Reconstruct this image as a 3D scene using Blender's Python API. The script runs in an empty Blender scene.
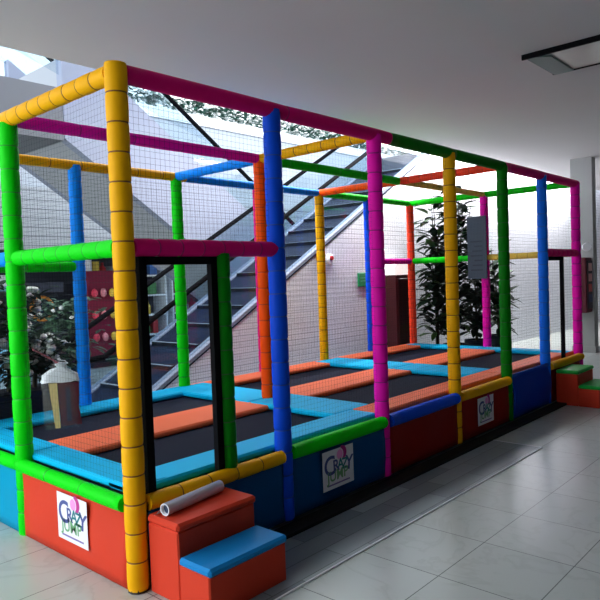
import bpy, math, random
from mathutils import Vector, Matrix, noise
random.seed(7)
scn = bpy.context.scene
COL = scn.collection
PI = math.pi

# ------------------------------------------------------------------ helpers
def lin(c):
    return tuple(((v/255)/12.92 if v/255 <= .04045 else ((v/255+.055)/1.055)**2.4) for v in c)

MATS = {}
def mat(name, rgb, rough=.5, metal=0, spec=.5, noise_amt=0, noise_scale=8, bump=0, bump_scale=40, emit=None, estr=0, coat=0, trans=0, alpha=1):
    if name in MATS: return MATS[name]
    m = bpy.data.materials.new(name); m.use_nodes = True
    nt = m.node_tree; b = nt.nodes['Principled BSDF']
    c = lin(rgb)
    b.inputs['Base Color'].default_value = (*c, 1)
    b.inputs['Roughness'].default_value = rough
    b.inputs['Metallic'].default_value = metal
    b.inputs['Specular IOR Level'].default_value = spec
    b.inputs['Coat Weight'].default_value = coat
    b.inputs['Transmission Weight'].default_value = trans
    b.inputs['Alpha'].default_value = alpha
    tc = nt.nodes.new('ShaderNodeTexCoord')
    if noise_amt:
        n = nt.nodes.new('ShaderNodeTexNoise'); n.inputs['Scale'].default_value = noise_scale; n.inputs['Detail'].default_value = 5
        nt.links.new(tc.outputs['Object'], n.inputs['Vector'])
        r = nt.nodes.new('ShaderNodeMixRGB'); r.blend_type = 'MIX'
        r.inputs[1].default_value = (*[v*(1-noise_amt) for v in c], 1)
        r.inputs[2].default_value = (*[min(1, v*(1+noise_amt)) for v in c], 1)
        nt.links.new(n.outputs['Fac'], r.inputs[0]); nt.links.new(r.outputs[0], b.inputs['Base Color'])
    if bump:
        n = nt.nodes.new('ShaderNodeTexNoise'); n.inputs['Scale'].default_value = bump_scale
        nt.links.new(tc.outputs['Object'], n.inputs['Vector'])
        bp = nt.nodes.new('ShaderNodeBump'); bp.inputs['Strength'].default_value = bump; bp.inputs['Distance'].default_value = .01
        nt.links.new(n.outputs['Fac'], bp.inputs['Height']); nt.links.new(bp.outputs[0], b.inputs['Normal'])
    if emit:
        b.inputs['Emission Color'].default_value = (*lin(emit), 1); b.inputs['Emission Strength'].default_value = estr
    MATS[name] = m
    return m

class MB:
    """collects polygons of one mesh"""
    def __init__(self): self.v = []; self.f = []; self.m = []; self.s = []
    def add(self, vs, fs, mi=0, smooth=False):
        o = len(self.v); self.v += [tuple(x) for x in vs]
        for f in fs: self.f.append([o+i for i in f]); self.m.append(mi); self.s.append(smooth)
    def box(self, x0, x1, y0, y1, z0, z1, mi=0, bevel=0, M=None):
        b = bevel
        if b <= 0:
            vs = [Vector((x, y, z)) for x in (x0, x1) for y in (y0, y1) for z in (z0, z1)]
            fs = [(0,1,3,2),(4,6,7,5),(0,4,5,1),(2,3,7,6),(0,2,6,4),(1,5,7,3)]
        else:
            # chamfered box: 24 verts
            vs = []; idx = {}
            for i, x in enumerate((x0, x1)):
                for j, y in enumerate((y0, y1)):
                    for k, z in enumerate((z0, z1)):
                        sx = b if i == 0 else -b; sy = b if j == 0 else -b; sz = b if k == 0 else -b
                        idx[i,j,k,'x'] = len(vs); vs.append(Vector((x, y+sy, z+sz)))
                        idx[i,j,k,'y'] = len(vs); vs.append(Vector((x+sx, y, z+sz)))
                        idx[i,j,k,'z'] = len(vs); vs.append(Vector((x+sx, y+sy, z)))
            fs = []
            for i in (0, 1):
                q = [idx[i,0,0,'x'], idx[i,1,0,'x'], idx[i,1,1,'x'], idx[i,0,1,'x']]; fs.append(q if i else q[::-1])
                q = [idx[0,i,0,'y'], idx[1,i,0,'y'], idx[1,i,1,'y'], idx[0,i,1,'y']]; fs.append(q if not i else q[::-1])
                q = [idx[0,0,i,'z'], idx[1,0,i,'z'], idx[1,1,i,'z'], idx[0,1,i,'z']]; fs.append(q if i else q[::-1])
            for a in (0, 1):
                for c in (0, 1):
                    fs.append([idx[a,c,0,'x'], idx[a,c,1,'x'], idx[a,c,1,'y'], idx[a,c,0,'y']])
                    fs.append([idx[a,0,c,'x'], idx[a,1,c,'x'], idx[a,1,c,'z'], idx[a,0,c,'z']])
                    fs.append([idx[0,a,c,'y'], idx[1,a,c,'y'], idx[1,a,c,'z'], idx[0,a,c,'z']])
            for i in (0, 1):
                for j in (0, 1):
                    for k in (0, 1): fs.append([idx[i,j,k,'x'], idx[i,j,k,'y'], idx[i,j,k,'z']])
        if M: vs = [M @ v for v in vs]
        self.add(vs, fs, mi)
    def prism(self, poly, axis, a0, a1, mi=0):
        """poly = list of 2D points; axis 1: (x,z) extruded in y; axis 2: (x,y) in z; axis 0: (y,z) in x"""
        def P(p, a):
            return {0: (a, p[0], p[1]), 1: (p[0], a, p[1]), 2: (p[0], p[1], a)}[axis]
        n = len(poly)
        vs = [P(p, a0) for p in poly]+[P(p, a1) for p in poly]
        fs = [list(range(n))[::-1], list(range(n, 2*n))]
        fs += [(i, (i+1) % n, n+(i+1) % n, n+i) for i in range(n)]
        self.add(vs, fs, mi)
    def lathe(self, p0, p1, prof, seg=16, cap=True, sag=0):
        """prof = [(t along 0..1, radius, material)]; material is that of the band that starts there"""
        p0 = Vector(p0); p1 = Vector(p1); d = (p1-p0); L = d.length; d.normalize()
        a = Vector((0, 0, 1)) if abs(d.z) < .9 else Vector((1, 0, 0))
        u = d.cross(a).normalized(); w = d.cross(u).normalized()
        o = len(self.v)
        for t, r, _ in prof:
            c = p0+d*(L*t)+Vector((0, 0, -sag*4*t*(1-t)))
            for k in range(seg):
                th = 2*PI*k/seg
                self.v.append(tuple(c+(u*math.cos(th)+w*math.sin(th))*r))
        for i in range(len(prof)-1):
            for k in range(seg):
                self.f.append([o+i*seg+k, o+i*seg+(k+1) % seg, o+(i+1)*seg+(k+1) % seg, o+(i+1)*seg+k])
                self.m.append(prof[i][2]); self.s.append(True)
        if cap:
            self.f.append([o+k for k in range(seg)]); self.m.append(prof[0][2]); self.s.append(False)
            e = o+(len(prof)-1)*seg
            self.f.append([e+k for k in range(seg)][::-1]); self.m.append(prof[-1][2]); self.s.append(False)
    def cyl(self, p0, p1, r, r1=None, seg=10, mi=0):
        self.lathe(p0, p1, [(0, r, mi), (1, r if r1 is None else r1, mi)], seg)
    def path(self, pts, r, seg=8, mi=0):
        """smooth swept tube along points"""
        pts = [Vector(p) for p in pts]; o = len(self.v); n = len(pts)
        up = None
        for i, p in enumerate(pts):
            d = (pts[min(i+1, n-1)]-pts[max(i-1, 0)]).normalized()
            if up is None:
                up = Vector((0, 1, 0)) if abs(d.y) < .9 else Vector((0, 0, 1))
            u = d.cross(up).normalized(); w = u.cross(d).normalized(); up = w
            rr = r[i] if isinstance(r, (list, tuple)) else r
            for k in range(seg):
                th = 2*PI*k/seg
                self.v.append(tuple(p+(u*math.cos(th)+w*math.sin(th))*rr))
        for i in range(n-1):
            for k in range(seg):
                self.f.append([o+i*seg+k, o+i*seg+(k+1) % seg, o+(i+1)*seg+(k+1) % seg, o+(i+1)*seg+k]); self.m.append(mi); self.s.append(True)
        self.f.append([o+k for k in range(seg)]); self.m.append(mi); self.s.append(False)
        e = o+(n-1)*seg
        self.f.append([e+k for k in range(seg)][::-1]); self.m.append(mi); self.s.append(False)
    def blob(self, c, rx, ry, rz, mi=0, nu=8, nv=5, jit=0):
        o = len(self.v); c = Vector(c)
        for i in range(nv+1):
            ph = PI*i/nv
            for k in range(nu):
                th = 2*PI*k/nu; j = 1+random.uniform(-jit, jit)
                self.v.append((c.x+rx*j*math.sin(ph)*math.cos(th), c.y+ry*j*math.sin(ph)*math.sin(th), c.z+rz*j*math.cos(ph)))
        for i in range(nv):
            for k in range(nu):
                self.f.append([o+i*nu+k, o+(i+1)*nu+k, o+(i+1)*nu+(k+1) % nu, o+i*nu+(k+1) % nu]); self.m.append(mi); self.s.append(True)
    def leaf(self, base, d, up, L, W, mi=0, curl=.15):
        """pointed leaf with a folded midrib and a droop"""
        d = Vector(d).normalized(); up = Vector(up)
        s = d.cross(up)
        if s.length < 1e-4: s = d.cross(Vector((1, 0, .2)))
        s.normalize(); n = s.cross(d).normalized(); b = Vector(base)
        vs = []
        for t, w in ((0, .06), (.25, .75), (.55, 1), (.82, .6), (1, 0)):
            c = b+d*(L*t)-n*(curl*L*t*t)
            vs += [c-s*(W*w/2)+n*(W*.12*w), c, c+s*(W*w/2)+n*(W*.12*w)]
        fs = []
        for i in range(4):
            for k in (0, 1): fs.append([i*3+k, i*3+k+1, (i+1)*3+k+1, (i+1)*3+k])
        self.add(vs, fs, mi, True)
    def build(self, name, mats, parent=None, loc=None):
        me = bpy.data.meshes.new(name)
        org = Vector(loc) if loc else Vector((0, 0, 0))
        me.from_pydata([tuple(Vector(v)-org) for v in self.v], [], self.f)
        if not isinstance(mats, (list, tuple)): mats = [mats]
        for m in mats: me.materials.append(m)
        for p, mi, s in zip(me.polygons, self.m, self.s): p.material_index = mi; p.use_smooth = s
        me.update()
        o = bpy.data.objects.new(name, me); COL.objects.link(o)
        if parent is not None:
            o.parent = parent
            o.location = org-parent.location if loc or parent.location.length else (0, 0, 0)
            # vertices are in world coordinates: undo the parent's own placement
            if not loc: o.matrix_parent_inverse = parent.matrix_basis.inverted(); o.location = (0, 0, 0)
        else: o.location = org
        return o

def tag(o, label=None, cat=None, group=None, kind=None):
    if label: o['label'] = label
    if cat: o['category'] = cat
    if group: o['group'] = group
    if kind: o['kind'] = kind
    return o
def empty(name, loc, label, cat, group=None):
    o = bpy.data.objects.new(name, None); o.empty_display_size = .2; COL.objects.link(o); o.location = loc
    return tag(o, label, cat, group)
def struct(name, mb, m, loc=None): return tag(mb.build(name, m, loc=loc), kind='structure')
def text_mesh(body, size, M, extr=.0006):
    cu = bpy.data.curves.new('lettering', 'FONT'); cu.body = body; cu.size = size; cu.extrude = extr
    cu.align_x = 'CENTER'; cu.align_y = 'CENTER'; cu.offset = size*.015
    o = bpy.data.objects.new('lettering', cu); COL.objects.link(o)
    dg = bpy.context.evaluated_depsgraph_get(); dg.update()
    me = bpy.data.meshes.new_from_object(o.evaluated_get(dg)); bpy.data.objects.remove(o)
    vs = [M @ v.co for v in me.vertices]; fs = [list(p.vertices) for p in me.polygons]
    bpy.data.meshes.remove(me)
    return vs, fs

# ------------------------------------------------------------------ camera
cam = bpy.data.cameras.new('camera'); co = bpy.data.objects.new('camera', cam); COL.objects.link(co)
F_PX = 640.4
cam.sensor_fit = 'HORIZONTAL'; cam.sensor_width = 36; cam.lens = F_PX*36/600; cam.clip_start = .05; cam.clip_end = 200
yaw, pitch, roll = .8386, -.0358, -.0353
fw = Vector((math.sin(yaw)*math.cos(pitch), math.cos(yaw)*math.cos(pitch), math.sin(pitch)))
r0 = Vector((math.cos(yaw), -math.sin(yaw), 0)); u0 = r0.cross(fw)
rt = r0*math.cos(roll)+u0*math.sin(roll); up = -r0*math.sin(roll)+u0*math.cos(roll)
co.matrix_world = Matrix(((rt.x, up.x, -fw.x, -1.9362), (rt.y, up.y, -fw.y, -3.0005), (rt.z, up.z, -fw.z, 1.6781), (0, 0, 0, 1)))
scn.camera = co

# ------------------------------------------------------------------ layout numbers
XS = [0, 1.18, 2.357, 3.578, 4.74, 5.845, 7.01]
YM, YB = 1.31, 2.59
H, HM, HR, HT = 2.8, 1.87, .473, .54
ZC = 3.8            # ceiling
YC = 2.72           # edge of the ceiling, atrium beyond
YW = 3.2            # wall under the escalator
PR = .06

# ------------------------------------------------------------------ materials
def vinyl(n, rgb, rough=.38): return mat('vinyl_'+n, rgb, rough+.15, 0, .12, .06, 3, .12, 25)
V = dict(
    azure=vinyl('azure', (20, 118, 250)), cyan_skirt=vinyl('cyan_skirt', (0, 150, 190)), yellow=vinyl('yellow', (244, 176, 2)), blue=vinyl('blue', (8, 78, 224)), sky=vinyl('sky', (4, 140, 255)),
    pink=vinyl('pink', (252, 14, 182)), rose=vinyl('rose', (228, 8, 118)), green=vinyl('green', (0, 214, 10)),
    forest=vinyl('forest', (0, 124, 10)), orange=vinyl('orange', (255, 84, 4)), coral=vinyl('coral', (248, 70, 40)),
    lemon=vinyl('lemon', (246, 210, 90)), red=vinyl('red', (208, 62, 40)), teal=vinyl('teal', (0, 78, 136)), cyan=vinyl('cyan', (0, 186, 240)),
    pad_orange=vinyl('pad_orange', (255, 118, 76)), navy=vinyl('navy', (4, 64, 180)), deepred=vinyl('deepred', (146, 18, 12)),
)
def seam(rgb): return mat('seam_%d_%d_%d' % rgb, rgb, .6)
SEAM = {k: None for k in V}
SEAMC = dict(azure=(18, 96, 210), yellow=(120, 66, 10), blue=(18, 66, 170), sky=(20, 120, 215), pink=(170, 12, 120), rose=(150, 10, 85), green=(7, 160, 22), forest=(6, 90, 16),
             orange=(190, 60, 10), coral=(190, 50, 40), lemon=(190, 150, 60), red=(140, 30, 20), teal=(8, 70, 110), cyan=(8, 120, 160))

# floor: square tiles with soft veins
def floor_mat():
    m = bpy.data.materials.new('floor_tile'); m.use_nodes = True; nt = m.node_tree; b = nt.nodes['Principled BSDF']
    tc = nt.nodes.new('ShaderNodeTexCoord'); mp = nt.nodes.new('ShaderNodeMapping'); mp.inputs['Location'].default_value = (-.01, .66, 0)
    nt.links.new(tc.outputs['Object'], mp.inputs['Vector'])
    br = nt.nodes.new('ShaderNodeTexBrick'); br.offset = 0; br.inputs['Scale'].default_value = 1
    br.inputs['Brick Width'].default_value = .56; br.inputs['Row Height'].default_value = .54
    br.inputs['Mortar Size'].default_value = .003; br.inputs['Mortar Smooth'].default_value = .1
    br.inputs['Color1'].default_value = (*lin((184, 190, 187)), 1); br.inputs['Color2'].default_value = (*lin((178, 185, 182)), 1)
    br.inputs['Mortar'].default_value = (*lin((70, 76, 76)), 1)
    nt.links.new(mp.outputs[0], br.inputs['Vector'])
    n = nt.nodes.new('ShaderNodeTexNoise'); n.inputs['Scale'].default_value = 1.6; n.inputs['Detail'].default_value = 8; n.inputs['Distortion'].default_value = 2.2
    nt.links.new(tc.outputs['Object'], n.inputs['Vector'])
    cr = nt.nodes.new('ShaderNodeValToRGB'); cr.color_ramp.elements[0].position = .46; cr.color_ramp.elements[0].color = (1, 1, 1, 1)
    cr.color_ramp.elements[1].position = .54; cr.color_ramp.elements[1].color = (1, 1, 1, 1)
    e = cr.color_ramp.elements.new(.5); e.color = (.88, .89, .88, 1)
    nt.links.new(n.outputs['Fac'], cr.inputs[0])
    mx = nt.nodes.new('ShaderNodeMixRGB'); mx.blend_type = 'MULTIPLY'; mx.inputs[0].default_value = 1
    nt.links.new(br.outputs['Color'], mx.inputs[1]); nt.links.new(cr.outputs[0], mx.inputs[2]); nt.links.new(mx.outputs[0], b.inputs['Base Color'])
    b.inputs['Roughness'].default_value = .28
    return m
def brick_mat(name, c1, c2, mortar, w, h, ms, rough=.6, bump=.4, vec='xz', offset=.5):
    m = bpy.data.materials.new(name); m.use_nodes = True; nt = m.node_tree; b = nt.nodes['Principled BSDF']
    tc = nt.nodes.new('ShaderNodeTexCoord'); sp = nt.nodes.new('ShaderNodeSeparateXYZ'); cb = nt.nodes.new('ShaderNodeCombineXYZ')
    nt.links.new(tc.outputs['Object'], sp.inputs[0])
    nt.links.new(sp.outputs['XYZ'.index(vec[0].upper())], cb.inputs[0]); nt.links.new(sp.outputs['XYZ'.index(vec[1].upper())], cb.inputs[1])
    br = nt.nodes.new('ShaderNodeTexBrick'); br.offset = offset; br.inputs['Scale'].default_value = 1
    br.inputs['Brick Width'].default_value = w; br.inputs['Row Height'].default_value = h; br.inputs['Mortar Size'].default_value = ms
    br.inputs['Color1'].default_value = (*lin(c1), 1); br.inputs['Color2'].default_value = (*lin(c2), 1); br.inputs['Mortar'].default_value = (*lin(mortar), 1)
    nt.links.new(cb.outputs[0], br.inputs['Vector']); nt.links.new(br.outputs['Color'], b.inputs['Base Color'])
    bp = nt.nodes.new('ShaderNodeBump'); bp.inputs['Strength'].default_value = bump; bp.inputs['Distance'].default_value = .005; bp.invert = True
    nt.links.new(br.outputs['Fac'], bp.inputs['Height']); nt.links.new(bp.outputs[0], b.inputs['Normal'])
    b.inputs['Roughness'].default_value = rough
    return m

M_ceil = mat('ceiling_plaster', (216, 212, 213), .8, 0, .3, .03, 1.2)
M_white = mat('white_paint', (238, 240, 246), .6, 0, .4, .02, 2)
M_lav = mat('pale_cladding', (138, 144, 162), .6, 0, .2, .03, 1.5)
M_grey = mat('grey_soffit', (158, 160, 166), .7, 0, .3, .04, 2)
M_black = mat('black_metal', (10, 10, 14), .8, 0, .1)
M_rubber_shade = mat('black_rubber_and_shade', (12, 13, 15), .6, 0, .3, .1, 20)  # rubber of the post foot, also the painted shade on the floor
M_mat = mat('jump_mat', (22, 26, 46), .8, 0, .12, .1, 60, .2, 300)
M_net = mat('net_cord', (24, 24, 30), .7, 0, .2)
M_paper = mat('paper', (232, 232, 240), .7, 0, .2, .02, 10)
M_leaf = mat('dark_leaf', (20, 46, 28), .6, 0, .15, .3, 6)
M_leaf2 = mat('mid_leaf', (60, 110, 40), .45, 0, .5, .3, 6)
M_flower = mat('white_petal', (240, 242, 240), .6, 0, .3)
M_stem = mat('plant_stem', (62, 52, 34), .8)
M_steel = mat('brushed_steel', (190, 196, 202), .35, .6, .5, .05, 30)
M_step = mat('step_metal', (12, 16, 28), .6, 0, .2, .1, 30)
M_edge = mat('step_edge', (150, 158, 170), .5, .3)
M_dark = mat('dark_cladding', (22, 30, 52), .6, 0, .2, .1, 3)
def glass_mat():
    m = bpy.data.materials.new('balustrade_glass'); m.use_nodes = True; nt = m.node_tree
    out = nt.nodes['Material Output']; nt.nodes.remove(nt.nodes['Principled BSDF'])
    t = nt.nodes.new('ShaderNodeBsdfTransparent'); t.inputs[0].default_value = (.80, .86, .90, 1)
    g = nt.nodes.new('ShaderNodeBsdfGlossy'); g.inputs['Roughness'].default_value = .05
    mx = nt.nodes.new('ShaderNodeMixShader'); mx.inputs[0].default_value = .022
    nt.links.new(t.outputs[0], mx.inputs[1]); nt.links.new(g.outputs[0], mx.inputs[2]); nt.links.new(mx.outputs[0], out.inputs[0])
    return m
M_glass = glass_mat()

# ------------------------------------------------------------------ the setting
b = MB(); b.box(-12, 30, -9, 16, -.1, 0); struct('floor', b, floor_mat())
b = MB(); b.prism([(-8, -9), (30, -9), (30, YC), (-3.2, YC), (-3.2, -.8), (-8, -.8)], 2, ZC, ZC+.55)  # unseen front left wing added to shut out light from that side
struct('ceiling', b, M_ceil)
# plank strip in front of the enclosure
M_plank = brick_mat('plank_tile', (150, 160, 166), (104, 114, 122), (60, 66, 70), .62, .16, .003, .3, .2, 'xy', .37)
b = MB(); b.box(.2, 3.95, -.672, -.0, .0, .006); struct('trim_1', b, M_plank)
b = MB(); b.box(.2, 3.965, -.684, -.672, 0, .008); b.box(3.95, 3.965, -.672, -.1, 0, .008); struct('trim_2', b, M_white)
b = MB(); b.box(.04, 6.6, -.2, -.07, .006, .03); struct('trim_shade', b, M_rubber_shade)  # dark strip standing in for the platform's shadow on the floor
# wall under and beside the escalator
def zl(x): return .385+.56*(x-2.33)
M_brick = brick_mat('white_brick', (228, 230, 240), (221, 224, 235), (184, 187, 202), .5, .078, .005, .55, .35)
b = MB(); b.prism([(1.66, 0), (20, 0), (20, 4.5), (9.85, 4.5), (1.8, zl(1.8)-.07)], 1, YW, YW+.12); struct('wall_back', b, M_brick)
# far side of the atrium
M_lined = brick_mat('lined_cladding', (176, 179, 184), (170, 173, 178), (120, 124, 130), 40, .16, .008, .6, .5)
b = MB(); b.box(-4, 26, 8.0, 8.3, 2.33, 3.43); struct('wall_bulkhead', b, M_lined)
b = MB(); b.box(-4, 26, 8.05, 8.3, 3.43, 5.07); struct('wall_parapet', b, mat('parapet_paint', (184, 190, 198), .7, 0, .2, .03, 2))
b = MB(); b.box(-4, 26, 8.3, 16, 4.2, 4.35); struct('floor_upper', b, M_ceil)
b = MB(); b.box(-4, 26, 13.5, 13.7, 4.35, 8.0); struct('wall_upper', b, mat('upper_paint', (206, 214, 214), .7, 0, .2, .03, 2))
b = MB(); b.box(-4, 14, 11.2, 11.4, 0, 4.2); struct('wall_shop', b, mat('shop_wall', (60, 64, 78), .7, 0, .3, .1, 1))
b = MB(); b.box(-4, 2.29, 4.8, 6.5, 3.55, 4.22); struct('floor_landing', b, mat('landing_cladding', (112, 114, 120), .8, 0, .2, .03, 1))
b = MB(); b.box(-3.2, 30, YC-.4, YC-.25, ZC+.55, 8.5); struct('wall_upper_blocker', b, M_white)  # unseen upper storey wall, added to block sky light from the front
# column at the right
b = MB(); b.box(11.12, 11.34, 1.06, 1.46, 0, ZC); b.box(11.10, 11.36, 1.04, 1.48, 0, .12)
struct('wall_column', b, mat('column_paint', (170, 172, 172), .6, 0, .3, .04, 2))
# walls that close the hall out of view
b = MB(); b.box(-12, 30, -9.2, -9, 0, ZC); struct('wall_front', b, mat('far_wall', (58, 58, 64), .8))
b = MB(); b.box(-6.2, -6, -9, -.8, 0, ZC); struct('wall_left_blocker', b, mat('far_wall', (58, 58, 64), .8))  # added out of view to keep light off the front faces
b = MB(); b.box(24, 24.2, -9, 13, 0, 4.2); struct('wall_right', b, mat('far_wall', (58, 58, 64), .8))

# ------------------------------------------------------------------ the trampoline enclosure
TR = empty('trampoline_enclosure', (0, 0, 0), 'long netted trampoline enclosure of bright multicoloured padded posts and rails on the tiled floor', 'trampoline')
def sleeve(name, p0, p1, r, colour, seams=True, seg=.155, sag=0, lab=None):
    p0 = Vector(p0); p1 = Vector(p1); L = (p1-p0).length
    n = max(1, round(L/seg)); prof = []
    e = .004/L
    for i in range(n):
        a, c = i/n, (i+1)/n
        j = random.uniform(.985, 1.015)
        prof += [(a+e, r*.955*j, 0), (a+(c-a)*.12, r*j, 0), (a+(c-a)*.5, r*1.015*j, 0), (a+(c-a)*.88, r*j, 0), (c-e, r*.955*j, 1)]
        if i < n-1: prof += [(c-e*.2, r*.92, 1), (c+e*.2, r*.92, 1)]
    prof[0] = (0, r*.96, 0); prof[-1] = (1, r*.96, 0)
    b = MB(); b.lathe(p0, p1, prof, 16, True, sag)
    o = b.build(name, [V[colour], seam(SEAMC[colour])], TR)
    if lab: o['label'] = lab
    return o
post = lambda x, y, z0, z1, c, lab: sleeve('post', (x, y, z0), (x, y, z1), PR, c, lab=lab)
fc = ['yellow', 'blue', 'pink', 'yellow', 'forest', 'azure', 'pink']
fn = ['yellow front corner post', 'blue front post', 'magenta front post', 'yellow front post', 'dark green front post', 'blue front post near the far steps', 'magenta far front corner post']
for i, (x, c) in enumerate(zip(XS, fc)): post(x, 0, .012 if i == 0 else .035, H+(.045 if i == 0 else 0), c, fn[i])
b = MB(); b.cyl((0, 0, 0), (0, 0, .03), .058); b.build('post_foot', M_rubber_shade, TR)
post(0, YM, .0, H-.03, 'green', 'bright green left side post')
post(XS[2], YM, HT-.02, H, 'orange', 'orange middle post'); post(XS[6], YM, HT-.02, H, 'pink', 'magenta right side post')
for i, c in zip(range(7), ['green', 'sky', 'green', 'rose', 'yellow', 'blue', 'coral']): post(XS[i], YB, HT-.05 if i else 0, H, c, c+' back post')
RR = .052
def rail(p0, p1, c, seams=True, r=RR, sag=0, name='rail', seg=.155): return sleeve(name, p0, p1, r, c, seams, seg, sag)
# front top
rail((0.05, 0, H), (2.56, 0, H), 'rose', seg=1.2); rail((2.56, 0, H), (4.76, 0, H), 'forest', seg=1.2); rail((4.76, 0, H), (7.06, 0, H), 'rose', seg=1.2)
rail((0.05, YM, H), (XS[2], YM, H), 'pink', r=.046, seg=.5); rail((XS[2], YM, H), (XS[4], YM, H), 'green', r=.046, seg=.4); rail((XS[4], YM, H), (XS[6], YM, H), 'lemon', r=.04)
rail((0, YB, H), (XS[2]+.12, YB, H), 'yellow', r=.046, seg=.3); rail((XS[2]+.12, YB, H), (XS[4], YB, H), 'sky', r=.046); rail((XS[4], YB, H), (XS[6], YB, H), 'green', r=.046)
rail((0, .05, H), (0, YM+.06, H), 'yellow'); rail((0, YM+.06, H), (0, YB, H), 'yellow')
rail((XS[2], .05, H), (XS[2], YM, H), 'yellow', r=.046); rail((XS[2], YM, H), (XS[2], YB, H), 'sky', r=.046)
rail((XS[4], .05, H), (XS[4], YM, H), 'coral', r=.046); rail((XS[4], YM, H), (XS[4], YB, H), 'orange', r=.046)
rail((XS[6], .05, H), (XS[6], YM, H), 'green', r=.046); rail((XS[6], YM, H), (XS[6], YB, H), 'green', r=.046)
# middle-height rails
rail((0.05, 0, HM), (XS[1]-.02, 0, HM), 'rose', r=.05); rail((XS[5]+.05, 0, HM), (XS[6], 0, HM), 'rose', r=.05)
rail((0, .05, HM), (0, YM-.05, HM), 'green', r=.05); rail((0, YM+.05, HM), (0, YB, HM), 'sky', r=.05)
rail((0.05, YB, HM-.02), (XS[1]-.05, YB, HM-.02), 'green', r=.045); rail((XS[5]+.05, YB, HM), (XS[6]-.05, YB, HM), 'pink', r=.045)
rail((XS[6], .05, HM), (XS[6], YM-.05, HM), 'lemon', r=.045); rail((XS[6], YM+.05, HM), (XS[6], YB-.05, HM), 'green', r=.045)
# bolsters along the edge of the platform
def bolster(p0, p1, c, r=.05, seg=1.2): return rail(p0, p1, c, r=r, name='edge_bolster', seg=seg)
bolster((.06, -.03, HR), (XS[1]-.05, -.03, HR), 'yellow', .045, .22)
bolster((XS[1]+.05, -.03, HR+.01), (XS[2]-.03, -.03, HR+.005), 'green', .05); bolster((XS[2]+.05, -.03, HR), (XS[3]-.04, -.03, HR), 'blue', .055)
bolster((XS[3]+.05, -.03, HR), (XS[4]-.04, -.03, HR), 'yellow', .05); bolster((XS[5]+.06, -.03, HR), (XS[6]+.02, -.03, HR), 'yellow', .05)
bolster((-.035, .05, HR), (-.035, YM+.0, HR+.005), 'green', .044, .4); bolster((-.035, YM+.0, HR+.005), (-.035, YB+.05, HR), 'green', .044, .4)
# skirts
def skirt(x0, y0, x1, y1, zb, zt, c, wob=.012, bulge=0, seed=0, thick=.015):
    """hanging vinyl panel from (x0,y0) to (x1,y1); its outward side is to the right of that direction"""
    b = MB(); d = Vector((x1-x0, y1-y0, 0)); L = d.length; d.normalize(); n = Vector((d.y, -d.x, 0))
    nu, nv = 24, 8; vs = []
    for s in (0, 1):
        for i in range(nu+1):
            for k in range(nv+1):
                u, v = i/nu, k/nv
                w = noise.noise(Vector((u*L*2.2+seed*7, v*1.1, seed)))*wob*4*v*(1-v)*2
                w += bulge*math.sin(PI*min(1, v*1.15))**.6*(1 if 0 < v < 1 else 0) if bulge else 0
                w += -.012*abs(math.sin(PI*4*u))*0
                p = Vector((x0, y0, zb+(zt-zb)*v))+d*(u*L)+n*(w-(thick if s else 0)); vs.append(p)
    fs = []; N = (nu+1)*(nv+1)
    for s in (0, 1):
        for i in range(nu):
            for k in range(nv):
                q = [s*N+i*(nv+1)+k, s*N+(i+1)*(nv+1)+k, s*N+(i+1)*(nv+1)+k+1, s*N+i*(nv+1)+k+1]; fs.append(q if not s else q[::-1])
    ring = [i*(nv+1) for i in range(nu+1)]+[nu*(nv+1)+k for k in range(1, nv+1)]+[i*(nv+1)+nv for i in range(nu-1, -1, -1)]+[k for k in range(nv-1, 0, -1)]
    for i in range(len(ring)):
        a, c2 = ring[i], ring[(i+1) % len(ring)]; fs.append([a, N+a, N+c2, c2])
    b.add(vs, fs, 0, True)
    return b.build('skirt_panel', V[c], TR)
g = .035
skirt(XS[0]+.06, -.04, XS[1]-g, -.04, .035, HR, 'teal', seed=1); skirt(XS[1]+g, -.04, XS[2]-g, -.04, .035, HR, 'teal', seed=2)
skirt(XS[2]+g, -.04, XS[3]-g, -.04, .035, HR, 'deepred', seed=3); skirt(XS[3]+g, -.04, XS[4]-g, -.04, .035, HR, 'deepred', seed=4)
skirt(XS[4]+.03, -.045, XS[5]+.02, -.045, .035, HT-.01, 'navy', bulge=.015, seed=5); skirt(XS[5]+g, -.04, XS[6]-g, -.04, .035, HR, 'deepred', seed=6)
skirt(-.04, YM-g, -.04, .05, .004, HR, 'red', wob=.03, seed=7); skirt(-.04, YB, -.04, YM+g, .004, HR, 'cyan_skirt', seed=8)
skirt(XS[6], YB+.05, 0, YB+.05, .0, HR, 'teal', seed=9); skirt(XS[6]+.04, .05, XS[6]+.04, YB, .0, HR, 'teal', seed=10)
# frame, mats, pads
b = MB()
for (x0, x1, y0, y1) in [(0, 7.01, .02, .08), (0, 7.01, YM-.03, YM+.03), (0, 7.01, YB-.03, YB+.03)]+[(x-.03, x+.03, 0.02, YB) for x in (0.03, XS[2], XS[4], XS[6]-.03)]:
    b.box(x0, x1, y0, y1, .40, .46)
for x in (0.05, XS[2], XS[4], XS[6]-.05):
    for y in (.08, YM, YB-.05): b.cyl((x, y, 0), (x, y, .4), .025)
b.build('platform_frame', M_black, TR)
for (x0, x1) in ((.06, XS[2]), (XS[2], XS[4]), (XS[4], XS[6]-.03)):
    for (y0, y1) in ((.06, YM), (YM, YB-.02)):
        b = MB(); b.box(x0+.0, x1, y0, y1, .474, .486); b.build('jump_mat', M_mat, TR)
def pad(x0, x1, y0, y1, c, z=HT, t=.05):
    b = MB(); b.box(x0, x1, y0, y1, z-t, z, 0, .014); b.build('safety_pad', V[c], TR)
o = .045
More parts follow.
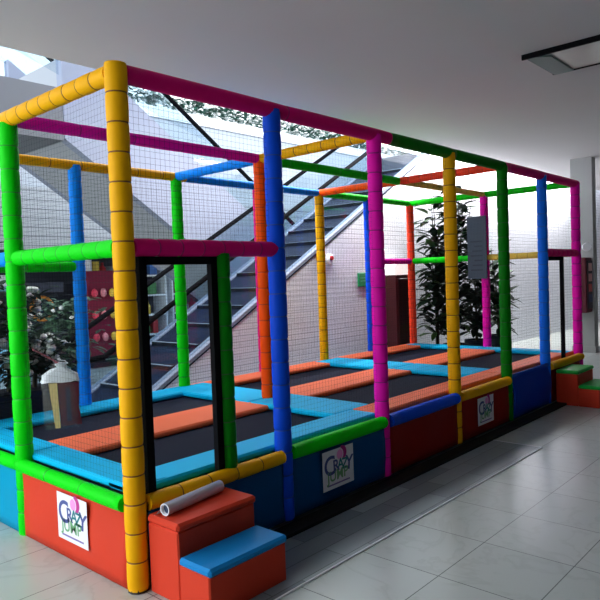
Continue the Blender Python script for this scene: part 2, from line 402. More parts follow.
for (i, j, cf, cb) in ((0, 2, 'cyan', 'cyan'), (2, 4, 'pad_orange', 'pad_orange'), (4, 6, 'pad_orange', 'pad_orange')):
    x0 = .28 if i == 0 else XS[i]+.22; x1 = 6.72 if j == 6 else XS[j]-.22
    pad(x0-.06, x1+.06, YM-.25, YM+.25, 'pad_orange', HT-.006)
    xa = .03 if i == 0 else XS[i]; xb = XS[j]+(.03 if j == 6 else 0)
    pad(xa, xb, o, .32, cf, HT+.002); pad(xa, xb, YB-.3, YB+.03, cb, HT+.002)
for x, (a, c) in ((0, (.03, .27)), (XS[2], (-.25, .25)), (XS[4], (-.25, .25)), (XS[6], (-.28, -.02))):
    pad(x+a, x+c, .06 if x in (0, XS[6]) else .3, YM-.005, 'cyan', HT+.006); pad(x+a, x+c, YM+.005, YB-.02, 'cyan', HT+.006)
# nets
def net(p0, p1, z0, z1, cell=.034, t=.0006, seed=0, zs=0):
    b = MB(); p0 = Vector(p0); p1 = Vector(p1); d = p1-p0; L = d.length; d.normalize(); n = Vector((d.y, -d.x, 0))
    def P(u, z):
        w = .018*math.sin(PI*min(1, max(0, u/L)))*noise.noise(Vector((u*1.3+seed, z*1.1, seed)))
        s = .012*noise.noise(Vector((u*.9, z*.9, seed+5)))
        return p0+d*(u+s)+n*w+Vector((0, 0, z+s*.6))
    def strand(pts):
        o = len(b.v); k = len(pts)
        for i, p in enumerate(pts):
            dd = (pts[min(i+1, k-1)]-pts[max(0, i-1)]).normalized(); a = n; c = dd.cross(n).normalized()
            for q in (a, c, -a, -c): b.v.append(tuple(p+q*t))
        for i in range(k-1):
            for q in range(4):
                b.f.append([o+i*4+q, o+i*4+(q+1) % 4, o+i*4+4+(q+1) % 4, o+i*4+4+q]); b.m.append(0); b.s.append(True)
    nu = round(L/cell); nz = round((z1-z0)/cell)
    for i in range(nu+1):
        u = L*i/nu; strand([P(u, z0+(z1-z0)*k/8) for k in range(9)])
    for k in range(nz+1):
        z = z0+(z1-z0)*k/nz; strand([P(L*i/8, z) for i in range(9)])
    return b.build('net_panel', M_net, TR)
zt, zb = H-.05, HT+.02
e = .06
sd = 0
for i in range(6):
    sd += 1
    net((XS[i]+e, 0, 0), (XS[i+1]-e, 0, 0), HM+.05 if i in (0, 5) else zb-.03, zt, t=.0007 if i == 0 else .00045, seed=sd)
    net((XS[i]+e, YB, 0), (XS[i+1]-e, YB, 0), zb, zt, t=.0008, seed=sd+20)
for x in (0, XS[6]):
    for (a, c) in ((0, YM), (YM, YB)):
        sd += 1; net((x, a+e, 0), (x, c-e, 0), zb, zt, t=.00045, seed=sd+50)
# doorways: black frame, green jamb
def door(x0, x1, z1=HM-.05):
    b = MB(); b.box(x0-.024, x0+.024, -.02, .02, HR+.03, z1); b.box(x1-.024, x1+.024, -.02, .02, HR+.03, z1); b.box(x0, x1, -.02, .02, z1-.045, z1)
    b.build('door_frame', M_black, TR)
door(.105, .612); door(5.93, 6.46)
sleeve('door_jamb', (.688, 0, HR+.03), (.688, 0, HM-.03), .052, 'forest', lab='dark green padded door jamb')

# ------------------------------------------------------------------ step blocks
def steps(name, x0, w, y, label, cu, cl, group, zu=.43, zlo=.26):
    t = empty(name, (x0+w/2, y-.25, 0), label, 'steps', group)
    b = MB(); b.box(x0, x0+w, y-.26, y, 0, zu-.045, 0, .008); b.box(x0, x0+w, y-.5, y-.26, 0, zlo-.04, 0, .008)
    b.build('body', V['red'], t)
    b = MB(); b.box(x0-.008, x0+w+.008, y-.272, y, zu-.045, zu, 0, .014); b.build('upper_tread', V[cu], t)['label'] = 'padded upper tread'
    b = MB(); b.box(x0-.006, x0+w+.006, y-.512, y-.262, zlo-.045, zlo, 0, .014); b.build('lower_tread', V[cl], t)['label'] = ('blue' if cl == 'teal' else 'green')+' padded lower tread'
    return t
V['tread_green'] = vinyl('tread_green', (30, 170, 70), .3); V['tread_blue'] = vinyl('tread_blue', (20, 130, 200), .3)
steps('step_block', .03, .55, -.07, 'large red padded step block with blue lower tread beside the yellow corner post', 'red', 'tread_blue', None)
steps('step_block.001', 5.98, .56, -.075, 'small distant red step block with green treads at the far doorway', 'tread_green', 'tread_green', None)

# rolled sheet lying on the near step
rl = empty('paper_roll', (.22, -.2, .43), 'rolled white sheet with a dark hollow end lying on the red upper step', 'roll')
a, c = Vector((.06, -.185, .466)), Vector((.5, -.125, .466)); r = .034
b = MB(); o_ = len(b.v)
b.lathe(a, c, [(0, r, 0), (1, r, 0)], 20, False); b.lathe(a, c, [(0, r*.8, 0), (1, r*.8, 0)], 20, False)
for t_ in (0, 1):
    n0 = t_*20
    for k in range(20):
        b.f.append([n0+k, n0+(k+1) % 20, 40+n0+(k+1) % 20, 40+n0+k]); b.m.append(0); b.s.append(False)
b.build('sheet', M_paper, rl)
b = MB(); d = (c-a).normalized(); b.cyl(a+d*.02, c-d*.02, r*.8, seg=20); b.build('inner_core', mat('roll_core', (40, 54, 84), .7), rl)
b = MB(); s_ = Vector((0, 0, -1)); q = a+Vector((-.012, .02, -.02))
b.add([a+Vector((0, .033, 0)), a+Vector((0.06, .05, -.012)), a+Vector((.03, .06, -.033)), a+Vector((-.03, .05, -.032))], [(0, 1, 2, 3)]); b.add([v for v in []], [])
b.build('loose_corner', M_paper, rl)

# ------------------------------------------------------------------ posters on the skirts
M_ink = dict(blue=mat('ink_blue', (70, 84, 150), .6), teal=mat('ink_teal', (10, 120, 130), .6), green=mat('ink_green', (110, 170, 120), .6), purple=mat('ink_purple', (120, 100, 170), .6), pink=mat('ink_pink', (240, 150, 215), .6), magenta=mat('ink_magenta', (190, 40, 140), .6))
def poster(M, w, h, label):
    """M maps poster coordinates (u right, v up, n out) to the world"""
    t = empty('poster', M @ Vector((0, 0, 0)), label, 'poster', 'small logo posters on the skirts')
    def tr(b): b.v = [tuple(M @ Vector(v)) for v in b.v]; return b
    b = MB(); b.box(-w/2, w/2, -h/2, h/2, 0, .0015); tr(b).build('sheet', M_paper, t)
    def word(parts, name='lettering'):
        for (ch, x, y, s, rot, m) in parts:
            vs, fs = text_mesh(ch, s, M @ Matrix.Translation((x*w, y*h, .0022)) @ Matrix.Rotation(rot, 4, 'Z'))
            b = MB(); b.add(vs, fs); b.build(name, M_ink[m], t)
    word([('C', -.27, .08, w*.54, .12, 'blue'), ('R', -.08, .06, w*.34, .05, 'blue'), ('A', .07, .07, w*.31, 0, 'teal'), ('Z', .21, .04, w*.32, -.05, 'teal'), ('Y', .35, .02, w*.42, -.1, 'blue'),
          ('JUMP', -.03, -.18, w*.3, .02, 'green'), ('J', .33, -.2, w*.3, 0, 'purple')][:6])
    b = MB()
    for i in range(14): # curved swoosh of the emblem
        a0 = -1.2+i*.2; 
        p = lambda aa, rr: Vector((.09*w+rr*math.cos(aa), .34*h+rr*math.sin(aa), .0024))
        th = .022*w*(1+1.5*math.sin(PI*(i+.5)/14)); R_ = .13*w
        b.add([p(a0, R_-th), p(a0, R_+th), p(a0+.2, R_+th), p(a0+.2, R_-th)], [(0, 1, 2, 3)])
    tr(b).build('emblem', M_ink['magenta'], t)
    b = MB(); b.add([(.05*w+.1*w*math.cos(k*PI/6), .33*h+.1*w*math.sin(k*PI/6), .0022) for k in range(12)], [tuple(range(12))]); tr(b).build('emblem', M_ink['pink'], t)
    b = MB(); b.box(-.36*w, .36*w, -.41*h, -.375*h, .0015, .0025); tr(b).build('underline', M_ink['purple'], t)
def basis(org, u, v):
    u = Vector(u).normalized(); v = Vector(v).normalized(); n = u.cross(v)
    return Matrix(((u.x, v.x, n.x, org[0]), (u.y, v.y, n.y, org[1]), (u.z, v.z, n.z, org[2]), (0, 0, 0, 1)))
poster(basis((-.064, .575, .276), (0, -1, 0), (0, 0, 1)), .35, .285, 'white logo poster on the bright red side skirt left of the yellow corner post')
poster(basis((1.69, -.062, .272), (1, 0, 0), (0, 0, 1)), .36, .285, 'white logo poster on the dark blue front skirt')
poster(basis((4.09, -.062, .268), (1, 0, 0), (0, 0, 1)), .35, .275, 'small far logo poster on the dark red front skirt under the yellow bolster')

# ------------------------------------------------------------------ bag hung on the side net
bg = empty('carrier_bag', (.12, 1.12, .72), 'clear plastic bag with dark red contents hung on the left side net', 'bag')
Mb = basis((.185, 1.1, .725), (math.cos(.47), -math.sin(.47), 0), (0, 0, 1))  # u right as seen, v up, n toward the viewer
film = bpy.data.materials.new('clear_film'); film.use_nodes = True
nt = film.node_tree; out = nt.nodes['Material Output']; pb = nt.nodes['Principled BSDF']; pb.inputs['Base Color'].default_value = (.8, .84, .88, 1); pb.inputs['Roughness'].default_value = .3
tn = nt.nodes.new('ShaderNodeBsdfTransparent'); mx = nt.nodes.new('ShaderNodeMixShader'); mx.inputs[0].default_value = .06
nt.links.new(tn.outputs[0], mx.inputs[1]); nt.links.new(pb.outputs[0], mx.inputs[2]); nt.links.new(mx.outputs[0], out.inputs[0])
def trm(b): b.v = [tuple(Mb @ Vector(v)) for v in b.v]; return b
b = MB(); b.prism([(-.02, .01), (.115, .01), (.1, .14), (.108, .3), (-.03, .3)], 2, -.05, .05); trm(b).build('contents', mat('wine_card', (84, 14, 30), .5, 0, .3, .3, 9), bg)['label'] = 'dark red box'
b = MB(); b.prism([(-.055, 0.0), (-.022, .0), (-.032, .3), (-.085, .3)], 2, -.052, .054); trm(b).build('contents', mat('cream_card', (226, 200, 130), .5, 0, .3, .1, 9), bg)['label'] = 'cream box edge'
b = MB(); b.box(.02, .05, .04, .27, .05, .053); trm(b).build('print_stripe', mat('navy_print', (28, 26, 60), .5), bg)
b = MB(); rings = []
for (v, hw, dn, off) in ((-.005, .115, .058, .0), (.15, .118, .062, -.002), (.305, .122, .06, -.004), (.35, .11, .05, -.004), (.385, .06, .034, -.005), (.405, .02, .016, 0), (.43, .045, .03, .004)):
    ring = []
    for k in range(20):
        th = 2*PI*k/20; cx = math.copysign(abs(math.cos(th))**.5, math.cos(th)); sy = math.copysign(abs(math.sin(th))**.5, math.sin(th))
        j = 1+random.uniform(-.06, .06)*(1 if v > .28 else .3)
        ring.append((off+hw*cx*j-.005, v+random.uniform(-.006, .006)*(v > .28), dn*sy*j))
    rings.append(ring)
vs = [p for r_ in rings for p in r_]
fs = [[i*20+k, i*20+(k+1) % 20, (i+1)*20+(k+1) % 20, (i+1)*20+k] for i in range(len(rings)-1) for k in range(20)]+[list(range(20))[::-1]]
b.add(vs, fs, 0, True); trm(b).build('plastic_film', film, bg)
b = MB(); vs = [(p[0]*1.03, p[1], p[2]*1.03) for r_ in rings[2:] for p in r_]; b.add(vs, [[i*20+k, i*20+(k+1) % 20, (i+1)*20+(k+1) % 20, (i+1)*20+k] for i in range(len(rings)-3) for k in range(20)], 0, True)
trm(b).build('gathered_top', mat('bag_top', (225, 232, 238), .4, 0, .4, .05, 10, .3, 60), bg)['label'] = 'crumpled white top of the bag'
kn = Mb @ Vector((0, .41, 0))
b = MB(); b.path([kn, kn+Vector((-.06, 0, .05)), Vector((.0, kn.y+.01, kn.z+.13))], .006); b.build('cord', mat('pink_cord', (190, 110, 120), .6), bg)

# ------------------------------------------------------------------ notice board hung at the far side
nb = empty('notice_board', (6.9, 1.38, 1.56), 'dark grey hanging notice board with faint lines of text in front of the magenta post', 'sign')
b = MB(); b.box(6.885, 6.905, 1.23, 1.53, 1.56, 2.48); b.build('board', mat('slate_board', (66, 78, 92), .6, 0, .3, .06, 5), nb)
b = MB()
for k in range(7): b.box(6.882, 6.885, 1.29+.0*k, 1.48-.03*(k % 3), 1.68+.07*k, 1.70+.07*k)
b.build('text_lines', mat('slate_text', (40, 50, 66), .6), nb)
b = MB(); b.path([(6.895, 1.26, 2.47), (6.96, 1.25, 2.62), (7.0, 1.24, 2.76)], .004); b.build('cord', M_net, nb); b = MB(); b.path([(6.895, 1.5, 2.47), (6.96, 1.5, 2.62), (7.0, 1.5, 2.76)], .004); b.build('cord', M_net, nb)

# ------------------------------------------------------------------ escalators
def escalator(name, label, y0, y1, deck, x_lo, x_hi, s, low, soffit, hand, flat, clad_m, xs_bottom, hi=9):
    """deck(x): height of the deck line; soffit(x) lower edge; hand: offset of the handrail over the deck; s=+1 climbs to +x"""
    t = empty(name, ((x_lo+x_hi)/2, (y0+y1)/2, 0), label, 'escalator')
    dw = .14
    for (a, c) in ((y0, y0+dw), (y1-dw, y1)):
        poly = [(x, max(0, deck(x))) for x in xs_bottom]+[(x, max(0.0, soffit(x))) for x in xs_bottom[::-1]]
        poly2 = []
        for p in poly:
            if not poly2 or (abs(p[0]-poly2[-1][0])+abs(p[1]-poly2[-1][1])) > 1e-4: poly2.append(p)
        b = MB(); b.prism(poly2, 1, a, c); b.build('side_cladding', clad_m, t)
        m = (a+c)/2
        b = MB(); pts = [(x, m, min(hi, max(low, deck(x)+hand))) for x in flat]; b.path(pts, .034); b.build('handrail', mat('handrail_rubber', (10, 11, 16), .9, 0, .06), t)
        b = MB(); gp = [(x, min(hi, max(low, deck(x)+hand))) for x in flat]+[(x, max(0.02, deck(x))) for x in flat[::-1]]
        b.prism(gp, 1, m-.006, m+.006); b.build('glass_panel', M_glass, t)
    return t, dw
# first escalator, right behind the enclosure, climbing to the right
d1 = lambda x: zl(x)
xs1 = [x_*.5 for x_ in range(3, 18)]
fl1 = [.95, 1.2, 1.5, 1.8]+[2+.5*k for k in range(14)]+[8.75]
t1, dw = escalator('escalator', 'escalator with dark steps rising to the right behind the trampolines above the white brick wall', YW, 4.45, d1, 1.3, 8.8, 1, .86, lambda x: zl(x)-.05, .79, fl1, M_lav, [1.3, 1.64, 2]+[2.5+.5*k for k in range(13)]+[8.8])
tw, st = .4, .4*.56
n = int((8.75-1.6)/tw)
for k in range(n):
    x = 1.55+k*tw; z = max(.02, zl(x)+.03)
    b = MB(); b.box(x, x+tw+.02, YW+dw+.01, 4.45-dw-.01, max(0, z-st-.03), z+.0, 0); b.box(x-.006, x+.03, YW+dw+.01, 4.45-dw-.01, z, z+.006, 1)
    b.build('step', [M_step, M_edge], t1)
b = MB(); b.box(.7, 1.6, YW+dw+.01, 4.45-dw-.01, 0.0, .025); b.build('landing_plate', M_steel, t1)
b = MB(); b.box(1.4, 8.9, YW+.1, 4.40, .0, .01); b.v = []; b.f = []; b.m = []; b.s = []
b.prism([(1.75, zl(1.75)-.02), (8.8, zl(8.8)-.02), (8.8, zl(8.8)-.28), (2.2, zl(2.2)-.28)], 1, YW+.14, 4.44); b.build('truss', M_dark, t1)
b = MB(); b.prism([(1.78, zl(1.78)-.05), (8.8, zl(8.8)-.05), (8.8, zl(8.8)-.07), (1.78, zl(1.78)-.07)], 1, YW-.008, YW+.13); b.build('edge_trim', M_dark, t1)
# red tape closing its foot
tp = empty('barrier_tape', (2.3, 3.36, .95), 'thin red tape tied across the foot of the escalator', 'tape')
b = MB(); b.path([(2.03, 3.27, .99), (2.3, 3.6, .93), (2.7, 4.1, .98), (2.95, 4.38, 1.10)], .011); b.build('tape', mat('red_tape', (200, 40, 60), .5), tp)
b = MB(); b.blob((2.03, 3.25, .99), .05, .05, .035, jit=.2); b.blob((2.0, 3.23, .93), .025, .02, .05, jit=.2); b.build('knot', M_paper, tp)
# second escalator, farther back, climbing to the left
he = lambda x: 3.397-.66*(x-2.576)
d2 = lambda x: (4.43-.67*(x-4.046))-.63
xs2 = [2.3, 3, 4, 5, 6, 7, 7.7, 8.5, 9.3]
t2, _ = escalator('escalator.001', 'pale escalator rising to the left beyond the first one, its grey underside in view', 4.8, 6.45, d2, 2.3, 9.3, -1, .9, he, .63, [-1, 2.4, 3, 4, 5, 6, 7, 8, 9, 9.3], M_lav, xs2, 5.53)
b = MB(); b.prism([(2.3, he(2.3)), (7.72, 0.0), (8.9, .0), (2.3, d2(2.3)-.35)], 1, 4.94, 6.31); b.build('underside', M_grey, t2)
for k in range(15):
    x = 2.4+k*.4; z = d2(x)-.05
    b = MB(); b.box(x, x+.41, 4.95, 6.3, z-.5, z-.25); b.build('step', M_step, t2)

# ------------------------------------------------------------------ things by the brick wall
cb = empty('cabinet', (7.25, 3.0, 0), 'tall dark red cabinet with a white rounded top by the white brick wall', 'cabinet')
b = MB(); b.box(6.93, 7.5, 2.84, 3.14, 0, 1.66, 0, .01); b.build('body', mat('maroon_panel', (60, 8, 16), .4, 0, .4, .1, 2), cb)
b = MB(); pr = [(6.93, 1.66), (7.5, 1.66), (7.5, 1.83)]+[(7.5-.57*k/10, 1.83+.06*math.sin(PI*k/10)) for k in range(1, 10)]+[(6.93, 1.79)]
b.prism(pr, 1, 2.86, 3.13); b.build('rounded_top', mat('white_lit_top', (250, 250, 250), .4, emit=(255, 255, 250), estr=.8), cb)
b = MB(); b.box(6.97, 7.46, 2.83, 2.845, .12, 1.6, 0, .004); b.build('front_panel', mat('maroon_front', (52, 6, 14), .3, 0, .5, .1, 2), cb)
es = empty('exit_sign', (6.5, YW-.02, 1.6), 'small green sign plate fixed on the white brick wall', 'sign')
b = MB(); b.box(6.36, 6.68, YW-.03, YW, 1.49, 1.71, 0, .005); b.build('plate', mat('green_sign', (10, 140, 84), .5), es)
b = MB(); b.box(6.40, 6.64, YW-.033, YW-.03, 1.62, 1.635); b.box(6.40, 6.60, YW-.033, YW-.03, 1.57, 1.585); b.build('sign_marks', mat('pale_green_ink', (90, 190, 150), .5), es)
ab = empty('fire_alarm', (5.66, YW-.03, 1.95), 'small white fire alarm with a red lens on the white brick wall', 'alarm')
b = MB(); b.lathe((5.66, YW, 1.93), (5.66, YW-.06, 1.93), [(0, .085, 0), (.6, .08, 0), (1, .06, 0)], 16); b.build('housing', M_white, ab)
b = MB(); b.lathe((5.64, YW-.06, 1.95), (5.64, YW-.085, 1.95), [(0, .04, 0), (1, .03, 0)], 12); b.build('lens', mat('red_lens', (200, 40, 50), .3), ab)
cp = empty('call_point', (5.4, YW-.02, 1.96), 'small dark red call point box on the brick wall just left of a yellow post', 'alarm')
b = MB(); b.box(5.34, 5.46, YW-.05, YW, 1.92, 2.03, 0, .01); b.build('box', mat('callpoint_red', (110, 20, 26), .4), cp)
b = MB(); b.box(5.37, 5.43, YW-.053, YW-.05, 1.945, 2.005); b.build('button_plate', M_black, cp)

def rubber_plant(x, y, h, n, label, spread, seed, leafm):
    rnd = random.Random(seed)
    t = empty('potted_plant', (x, y, 0), label, 'plant', 'potted plants by the brick wall')
    b = MB(); b.lathe((x, y, 0), (x, y, .42), [(0, .15, 0), (.06, .16, 0), (.85, .21, 0), (.86, .225, 0), (1, .225, 0), (1, .19, 0), (.93, .18, 0)], 20); b.build('pot', M_dark, t)
    b = MB(); fb = MB()
    for k in range(n):
        a = rnd.uniform(0, 2*PI); sp = spread*rnd.uniform(.3, 1.25); hh = h*rnd.uniform(.55, 1) if k else h
        pts = []
        for i in range(9):
            u = i/8; pts.append(Vector((x+math.cos(a)*sp*u**1.6+.03*math.sin(5*u+k), y+math.sin(a)*sp*.18*u**1.6, .38+(hh-.38)*u)))
        b.path(pts, [.016*(1-.7*i/8) for i in range(9)], 6)
        m = int(hh*17)
        for i in range(m):
            u = .12+.88*(i+rnd.random())/m; q = u*8; j = min(7, int(q)); p = pts[j].lerp(pts[j+1], q-j)
            th = rnd.uniform(0, 2*PI); d = Vector((math.cos(th), math.sin(th)*.8, rnd.uniform(-.35, .75)))
            L = rnd.uniform(.22, .36)
            p = p+d.normalized()*rnd.uniform(.02, .16); fb.leaf(p, d, (0, 0, 1), L, L*rnd.uniform(.38, .5), 0 if rnd.random() < .85 else 1, rnd.uniform(0, .35))
    b.build('stem', M_stem, t); fb.build('foliage', leafm, t)
rubber_plant(7.62, 2.5, 2.95, 8, 'tall dark leafed potted plant just right of the maroon cabinet', .22, 3, [M_leaf, M_leaf2])
rubber_plant(8.15, 2.45, 3.15, 8, 'potted plant with yellow green top leaves in the middle of the wall group', .42, 4, [M_leaf, M_leaf2])
rubber_plant(8.95, 2.45, 2.3, 8, 'bushy dark potted plant partly behind the hanging notice board', .42, 8, [M_leaf, M_leaf2])
rubber_plant(9.9, 2.45, 2.1, 6, 'low dark potted plant at the right end of the wall group', .35, 9, [M_leaf, M_leaf2])

# fittings on the column
cbx = empty('display_box', (10.95, 1.2, .8), 'dark red wall box with small pictures on its side hung on the grey column', 'box')
b = MB(); b.box(10.78, 11.12, 1.09, 1.34, .80, 1.86, 0, .01); b.build('case', mat('maroon_case', (100, 18, 40), .4), cbx)
b = MB(); b.box(10.82, 11.08, 1.07, 1.09, .88, 1.80, 0, .005); b.build('picture_panel', mat('panel_dark', (50, 40, 54), .5), cbx)
for k, cc in enumerate(((240, 190, 190), (230, 170, 170), (200, 90, 90), (60, 70, 110))):
    b = MB(); b.box(10.86, 11.04, 1.064, 1.07, 1.6-.2*k, 1.75-.2*k); b.build('picture', mat('picture_%d' % k, cc, .5, 0, .3, .3, 14), cbx)
sc_ = empty('wall_lamp', (11.1, 1.3, 2.05), 'small white fixture sticking out of the grey column', 'lamp')
b = MB(); b.cyl((11.12, 1.2, 2.06), (10.93, 1.12, 2.06), .025); b.build('arm', M_steel, sc_)
b = MB(); b.lathe((10.95, 1.13, 2.06), (10.86, 1.09, 2.06), [(0, .03, 0), (.3, .085, 0), (1, .08, 0)], 14); b.build('head', M_white, sc_)

# ------------------------------------------------------------------ ceiling light
cl = empty('ceiling_light', (4.8, -1.1, ZC), 'unlit recessed rectangular ceiling light with a dark rim', 'ceiling light')
x0, x1, y0, y1 = 4.4, 5.2, -1.75, -.42
b = MB(); rim = .025
b.box(x0-rim, x0, y0-rim, y1+rim, ZC-.05, ZC); b.box(x1, x1+rim, y0-rim, y1+rim, ZC-.02, ZC); b.box(x0, x1, y1, y1+rim, ZC-.012, ZC); b.box(x0, x1, y0-rim, y0, ZC-.03, ZC)
b.build('rim', M_black, cl)
b = MB(); b.box(x0, x1, y0, y1, ZC-.012, ZC-.004); b.build('reflector', mat('reflector_sheet', (214, 210, 206), .25, .3, .5, .05, 3), cl)
b = MB(); b.prism([(x0, y1), (x0+.16, y1-.2), (x1-.0, y1-.2), (x1, y1)], 2, ZC-.03, ZC-.01); b.build('end_flap', mat('flap_grey', (120, 132, 130), .5), cl)
b = MB(); b.box(x0+.1, x1-.1, y0+.5, y0+.58, ZC-.03, ZC-.012); b.build('salmon_reflection', mat('reflection_tint', (226, 150, 130), .5), cl)  # salmon bar painted in for a reflection inside the fixture

# ------------------------------------------------------------------ planters and flowers
def bush(fb, wb, c, rx, ry, rz, n, nw, L=.12, rnd=random):
    for i in range(n):
        p = Vector((rnd.gauss(0, .45)*rx, rnd.gauss(0, .45)*ry, rnd.uniform(-1, 1)*rz)); q = Vector(c)+p
        th = rnd.uniform(0, 2*PI); fb.leaf(q, (math.cos(th), math.sin(th), rnd.uniform(-.4, .7)), (0, 0, 1), L*rnd.uniform(.7, 1.3), L*.45, 0, .2)
    for i in range(nw):
        th = rnd.uniform(0, 2*PI); u = rnd.uniform(-1, 1); k = math.sqrt(max(0, 1-u*u))
        q = Vector(c)+Vector((rx*.75*k*math.cos(th), ry*.75*k*math.sin(th), rz*u))
        s = rnd.uniform(.03, .055); wb.blob(q, s, s, s*.7, 0, 6, 4, .25)
up_ = empty('flower_planter', (9, 8.15, 5.1), 'long upper floor planter of green foliage and white flowers on the parapet', 'planter')
b = MB(); b.box(5.2, 20, 8.02, 8.34, 5.08, 5.3); b.build('trough', M_white, up_)
fb, wb = MB(), MB(); rnd = random.Random(5)
for k in range(60):
    x = 5.3+k*.245; bush(fb, wb, (x, 8.15, 5.5+rnd.uniform(-.05, .05)), .3, .16, .16, 26, 13, .2, rnd)
fb.build('foliage', mat('teal_leaf', (40, 92, 76), .5, 0, .4, .3, 6), up_); wb.build('blossoms', M_flower, up_)
pl = empty('flower_trough', (-.1, 2.95, 0), 'low dark blue trough of white flowering shrubs at the far left behind the trampolines', 'planter')
b = MB(); b.box(-1.6, 1.26, 2.76, 3.14, 0, .66, 0, .01); b.box(-1.62, 1.28, 2.74, 3.16, .66, .72, 0, .01); b.build('trough', M_dark, pl)
fb, wb, sb = MB(), MB(), MB(); rnd = random.Random(11)
for (x, y, h) in ((-1.1, 2.95, 2.7), (-.6, 2.95, 2.6), (-.1, 2.95, 2.6), (.3, 2.95, 2.45), (.62, 2.95, 1.75), (.85, 2.95, 1.3)):
    sb.path([(x, y, .6), (x+.04, y, .6+(h-.6)*.5), (x, y+.03, h-.15)], [.03, .02, .008], 6)
    for k in range(5):
        z = .85+(h-.95)*(k+.5)/5; bush(fb, wb, (x+rnd.uniform(-.1, .1), y, z), .36, .24, (h-.8)/8, 75, 12, .14, rnd)
sb.build('stem', M_stem, pl); fb.build('foliage', M_leaf, pl); wb.build('blossoms', M_flower, pl)
# low green shrub by the foot of the escalators
sh = empty('shrub', (3.2, 6.9, 0), 'green shrub in a dark pot beyond the foot of the escalators', 'plant')
b = MB(); b.lathe((3.2, 6.9, 0), (3.2, 6.9, .5), [(0, .22, 0), (.9, .3, 0), (1, .32, 0)], 16); b.build('pot', M_dark, sh)
fb, wb = MB(), MB(); bush(fb, wb, (3.2, 6.9, .95), .7, .5, .5, 420, 10, .2, rnd); fb.build('foliage', mat('sage_leaf', (70, 104, 82), .5, 0, .4, .3, 6), sh); wb.build('blossoms', M_flower, sh)

# ------------------------------------------------------------------ the shop across the atrium
PAL = [('red', (190, 40, 50)), ('white', (226, 228, 232)), ('yellow', (220, 190, 60)), ('pink', (210, 120, 150)), ('blue', (60, 110, 180)), ('green', (80, 140, 80)), ('grey', (130, 136, 146)), ('maroon', (110, 24, 50))]
ORD = ['first', 'second', 'third', 'fourth', 'fifth', 'sixth', 'seventh', 'eighth', 'ninth', 'tenth']
rnd = random.Random(21)
for ui, (x0, uname) in enumerate(((5.2, 'left'), (7.3, 'middle'), (9.4, 'right'))):
    t = empty('shelving_unit', (x0+.95, 9.6, 0), {'left': 'leftmost', 'middle': 'middle', 'right': 'rightmost'}[uname]+' white shelving unit stocked with goods in the shop across the atrium', 'shelves', 'shop shelving units')
    b = MB(); b.box(x0, x0+1.95, 9.85, 9.9, 0, 2.2); b.build('back_panel', mat('shelf_back', (70, 74, 92), .7), t)
    for xx in (x0, x0+1.91): b = MB(); b.box(xx, xx+.04, 9.35, 9.85, 0, 2.2); b.build('side_panel', M_white, t)
    for si, z in enumerate((.5, .95, 1.4, 1.85)):
        b = MB(); b.box(x0+.04, x0+1.91, 9.35, 9.85, z-.035, z); b.build('shelf', M_white, t)
        x = x0+.1; oi = 0
        while x < x0+1.68 and oi < 8:
            w = rnd.uniform(.14, .24); h = rnd.uniform(.16, .34); cn, cc = PAL[rnd.randrange(len(PAL))]
            kind = 'box' if rnd.random() < .6 else 'bottle'
            b = MB()
            if kind == 'box': b.box(x, x+w, 9.42, 9.68, z, z+h, 0, .008)
            else: b.lathe((x+w/2, 9.55, z), (x+w/2, 9.55, z+h), [(0, w*.4, 0), (.6, w*.42, 0), (.75, w*.18, 0), (.9, w*.16, 0), (1, w*.17, 0)], 12)
            o_ = b.build('goods_'+kind, mat('goods_'+cn, cc, .5, 0, .4, .15, 12), None, (x+w/2, 9.55, z))
            tag(o_, '%s %s, %s from the left on the %s shelf of the %s shop shelving' % (cn, kind, ORD[oi], ('lowest', 'second lowest', 'second highest', 'top')[si], {'left': 'leftmost', 'middle': 'middle', 'right': 'rightmost'}[uname]), kind, 'goods on the shop shelves')
            x += w+rnd.uniform(.02, .1); oi += 1
# arcade machines at the left of the shop
def arcade(x, y, w, h, body, head, label, ring=None):
    t = empty('arcade_machine', (x, y, 0), label, 'machine', 'machines outside the shop')
    b = MB(); b.box(x-w/2, x+w/2, y-.3, y+.3, 0, .75, 0, .02); b.box(x-w/2, x+w/2, y-.1, y+.3, .75, h-.2, 0, .01); b.build('body', body, t)
    b = MB(); b.box(x-w/2-.02, x+w/2+.02, y-.32, y+.3, h-.2, h, 0, .015); b.build('header', head, t)
    b = MB(); b.box(x-w/2+.05, x+w/2-.05, y-.12, y-.1, .95, h-.3); b.build('screen', mat('machine_screen', (30, 40, 60), .15), t)
    b = MB(); b.box(x-w/2+.03, x+w/2-.03, y-.36, y-.1, .75, .8); b.build('control_panel', mat('machine_panel', (90, 100, 120), .4), t)
    if ring:
        b = MB(); b.path([(x+.22*math.cos(a_*PI/10), y-.14, 1.25+.22*math.sin(a_*PI/10)) for a_ in range(21)], .03); b.build('ring', ring, t)
arcade(3.0, 8.9, .6, 1.9, mat('light_blue_body', (130, 190, 220), .4), M_white, 'light blue arcade machine with a white header at the shop entrance')
arcade(3.85, 8.95, .7, 1.75, mat('charcoal_body', (36, 40, 50), .4), mat('dark_header', (60, 64, 80), .4), 'black arcade machine with an orange ring beside the light blue one', mat('orange_ring', (220, 140, 50), .4))
gd = empty('gift_stand', (5.1, 8.6, 0), 'red and pink gift display stand in front of the leftmost shelving', 'stand')
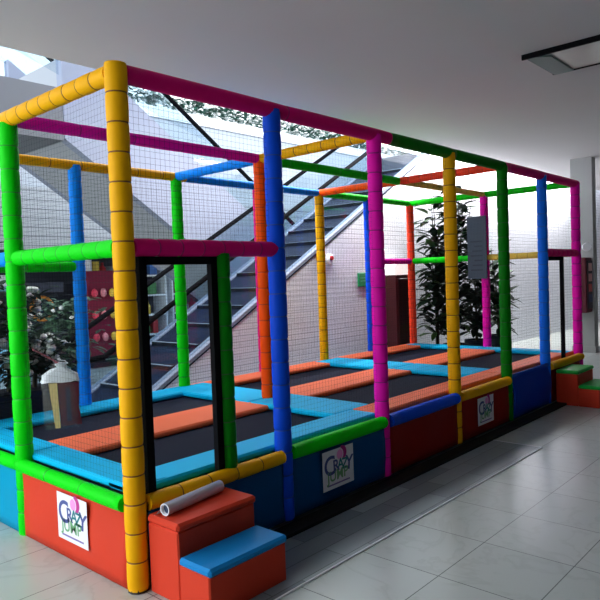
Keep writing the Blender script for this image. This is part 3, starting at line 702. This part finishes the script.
b = MB(); b.box(4.75, 5.45, 8.6, 9.0, 0, .08); b.cyl((5.1, 8.8, .08), (5.1, 8.8, 1.9), .03); b.build('base', M_dark, gd)
b = MB(); b.box(4.78, 5.42, 8.76, 8.8, .2, 1.95); b.build('panel', mat('maroon_cloth', (120, 16, 50), .7, 0, .3, .2, 3), gd)
for k in range(9):
    b = MB(); b.blob((4.9+.2*(k % 3), 8.7, .6+.45*(k//3)), .07, .06, .09, jit=.1); b.build('trinket', mat('trinket_%d' % (k % 3), ((230, 60, 90), (240, 150, 160), (240, 200, 70))[k % 3], .4), gd)

# shop window far right beyond the column
b = MB(); b.box(20, 20.1, -1.2, 3.1, 0, ZC); struct('wall_shopfront', b, M_white)
sw = empty('display_shelves', (19.5, 1.0, 0), 'bright shop shelves of goods beyond the grey column at the right edge', 'shelves')
for z in (.5, 1.0, 1.5, 2.0, 2.5): b = MB(); b.box(19.4, 19.9, -1.0, 2.4, z, z+.05); b.build('shelf', mat('warm_shelf', (226, 200, 150), .5), sw)
for y in (-1.0, .7, 2.36): b = MB(); b.box(19.4, 19.9, y, y+.04, 0, 2.7); b.build('upright', M_white, sw)

# ------------------------------------------------------------------ light
w = bpy.data.worlds.new('sky'); scn.world = w; w.use_nodes = True
bgn = w.node_tree.nodes['Background']; bgn.inputs[0].default_value = (.90, .96, 1.0, 1); bgn.inputs[1].default_value = 3.9
def area(name, loc, target, sx, sy, power, col=(1, 1, 1)):
    l = bpy.data.lights.new(name, 'AREA'); l.shape = 'RECTANGLE'; l.size = sx; l.size_y = sy; l.energy = power; l.color = col
    o = bpy.data.objects.new(name, l); COL.objects.link(o); o.location = loc
    o.rotation_euler = (Vector(target)-Vector(loc)).to_track_quat('-Z', 'Y').to_euler(); return o

# added fill light hidden above the ceiling edge, brightens the brick wall
area('wall_fill_light', (9.5, YC+.08, 4.05), (9.5, YW, 2.2), 13, .12, 520, (1, .98, .96))
vs_ = scn.view_settings; vs_.view_transform = 'Standard'; vs_.look = 'None'; vs_.gamma = 1; vs_.exposure = .22; vs_.use_curve_mapping = False
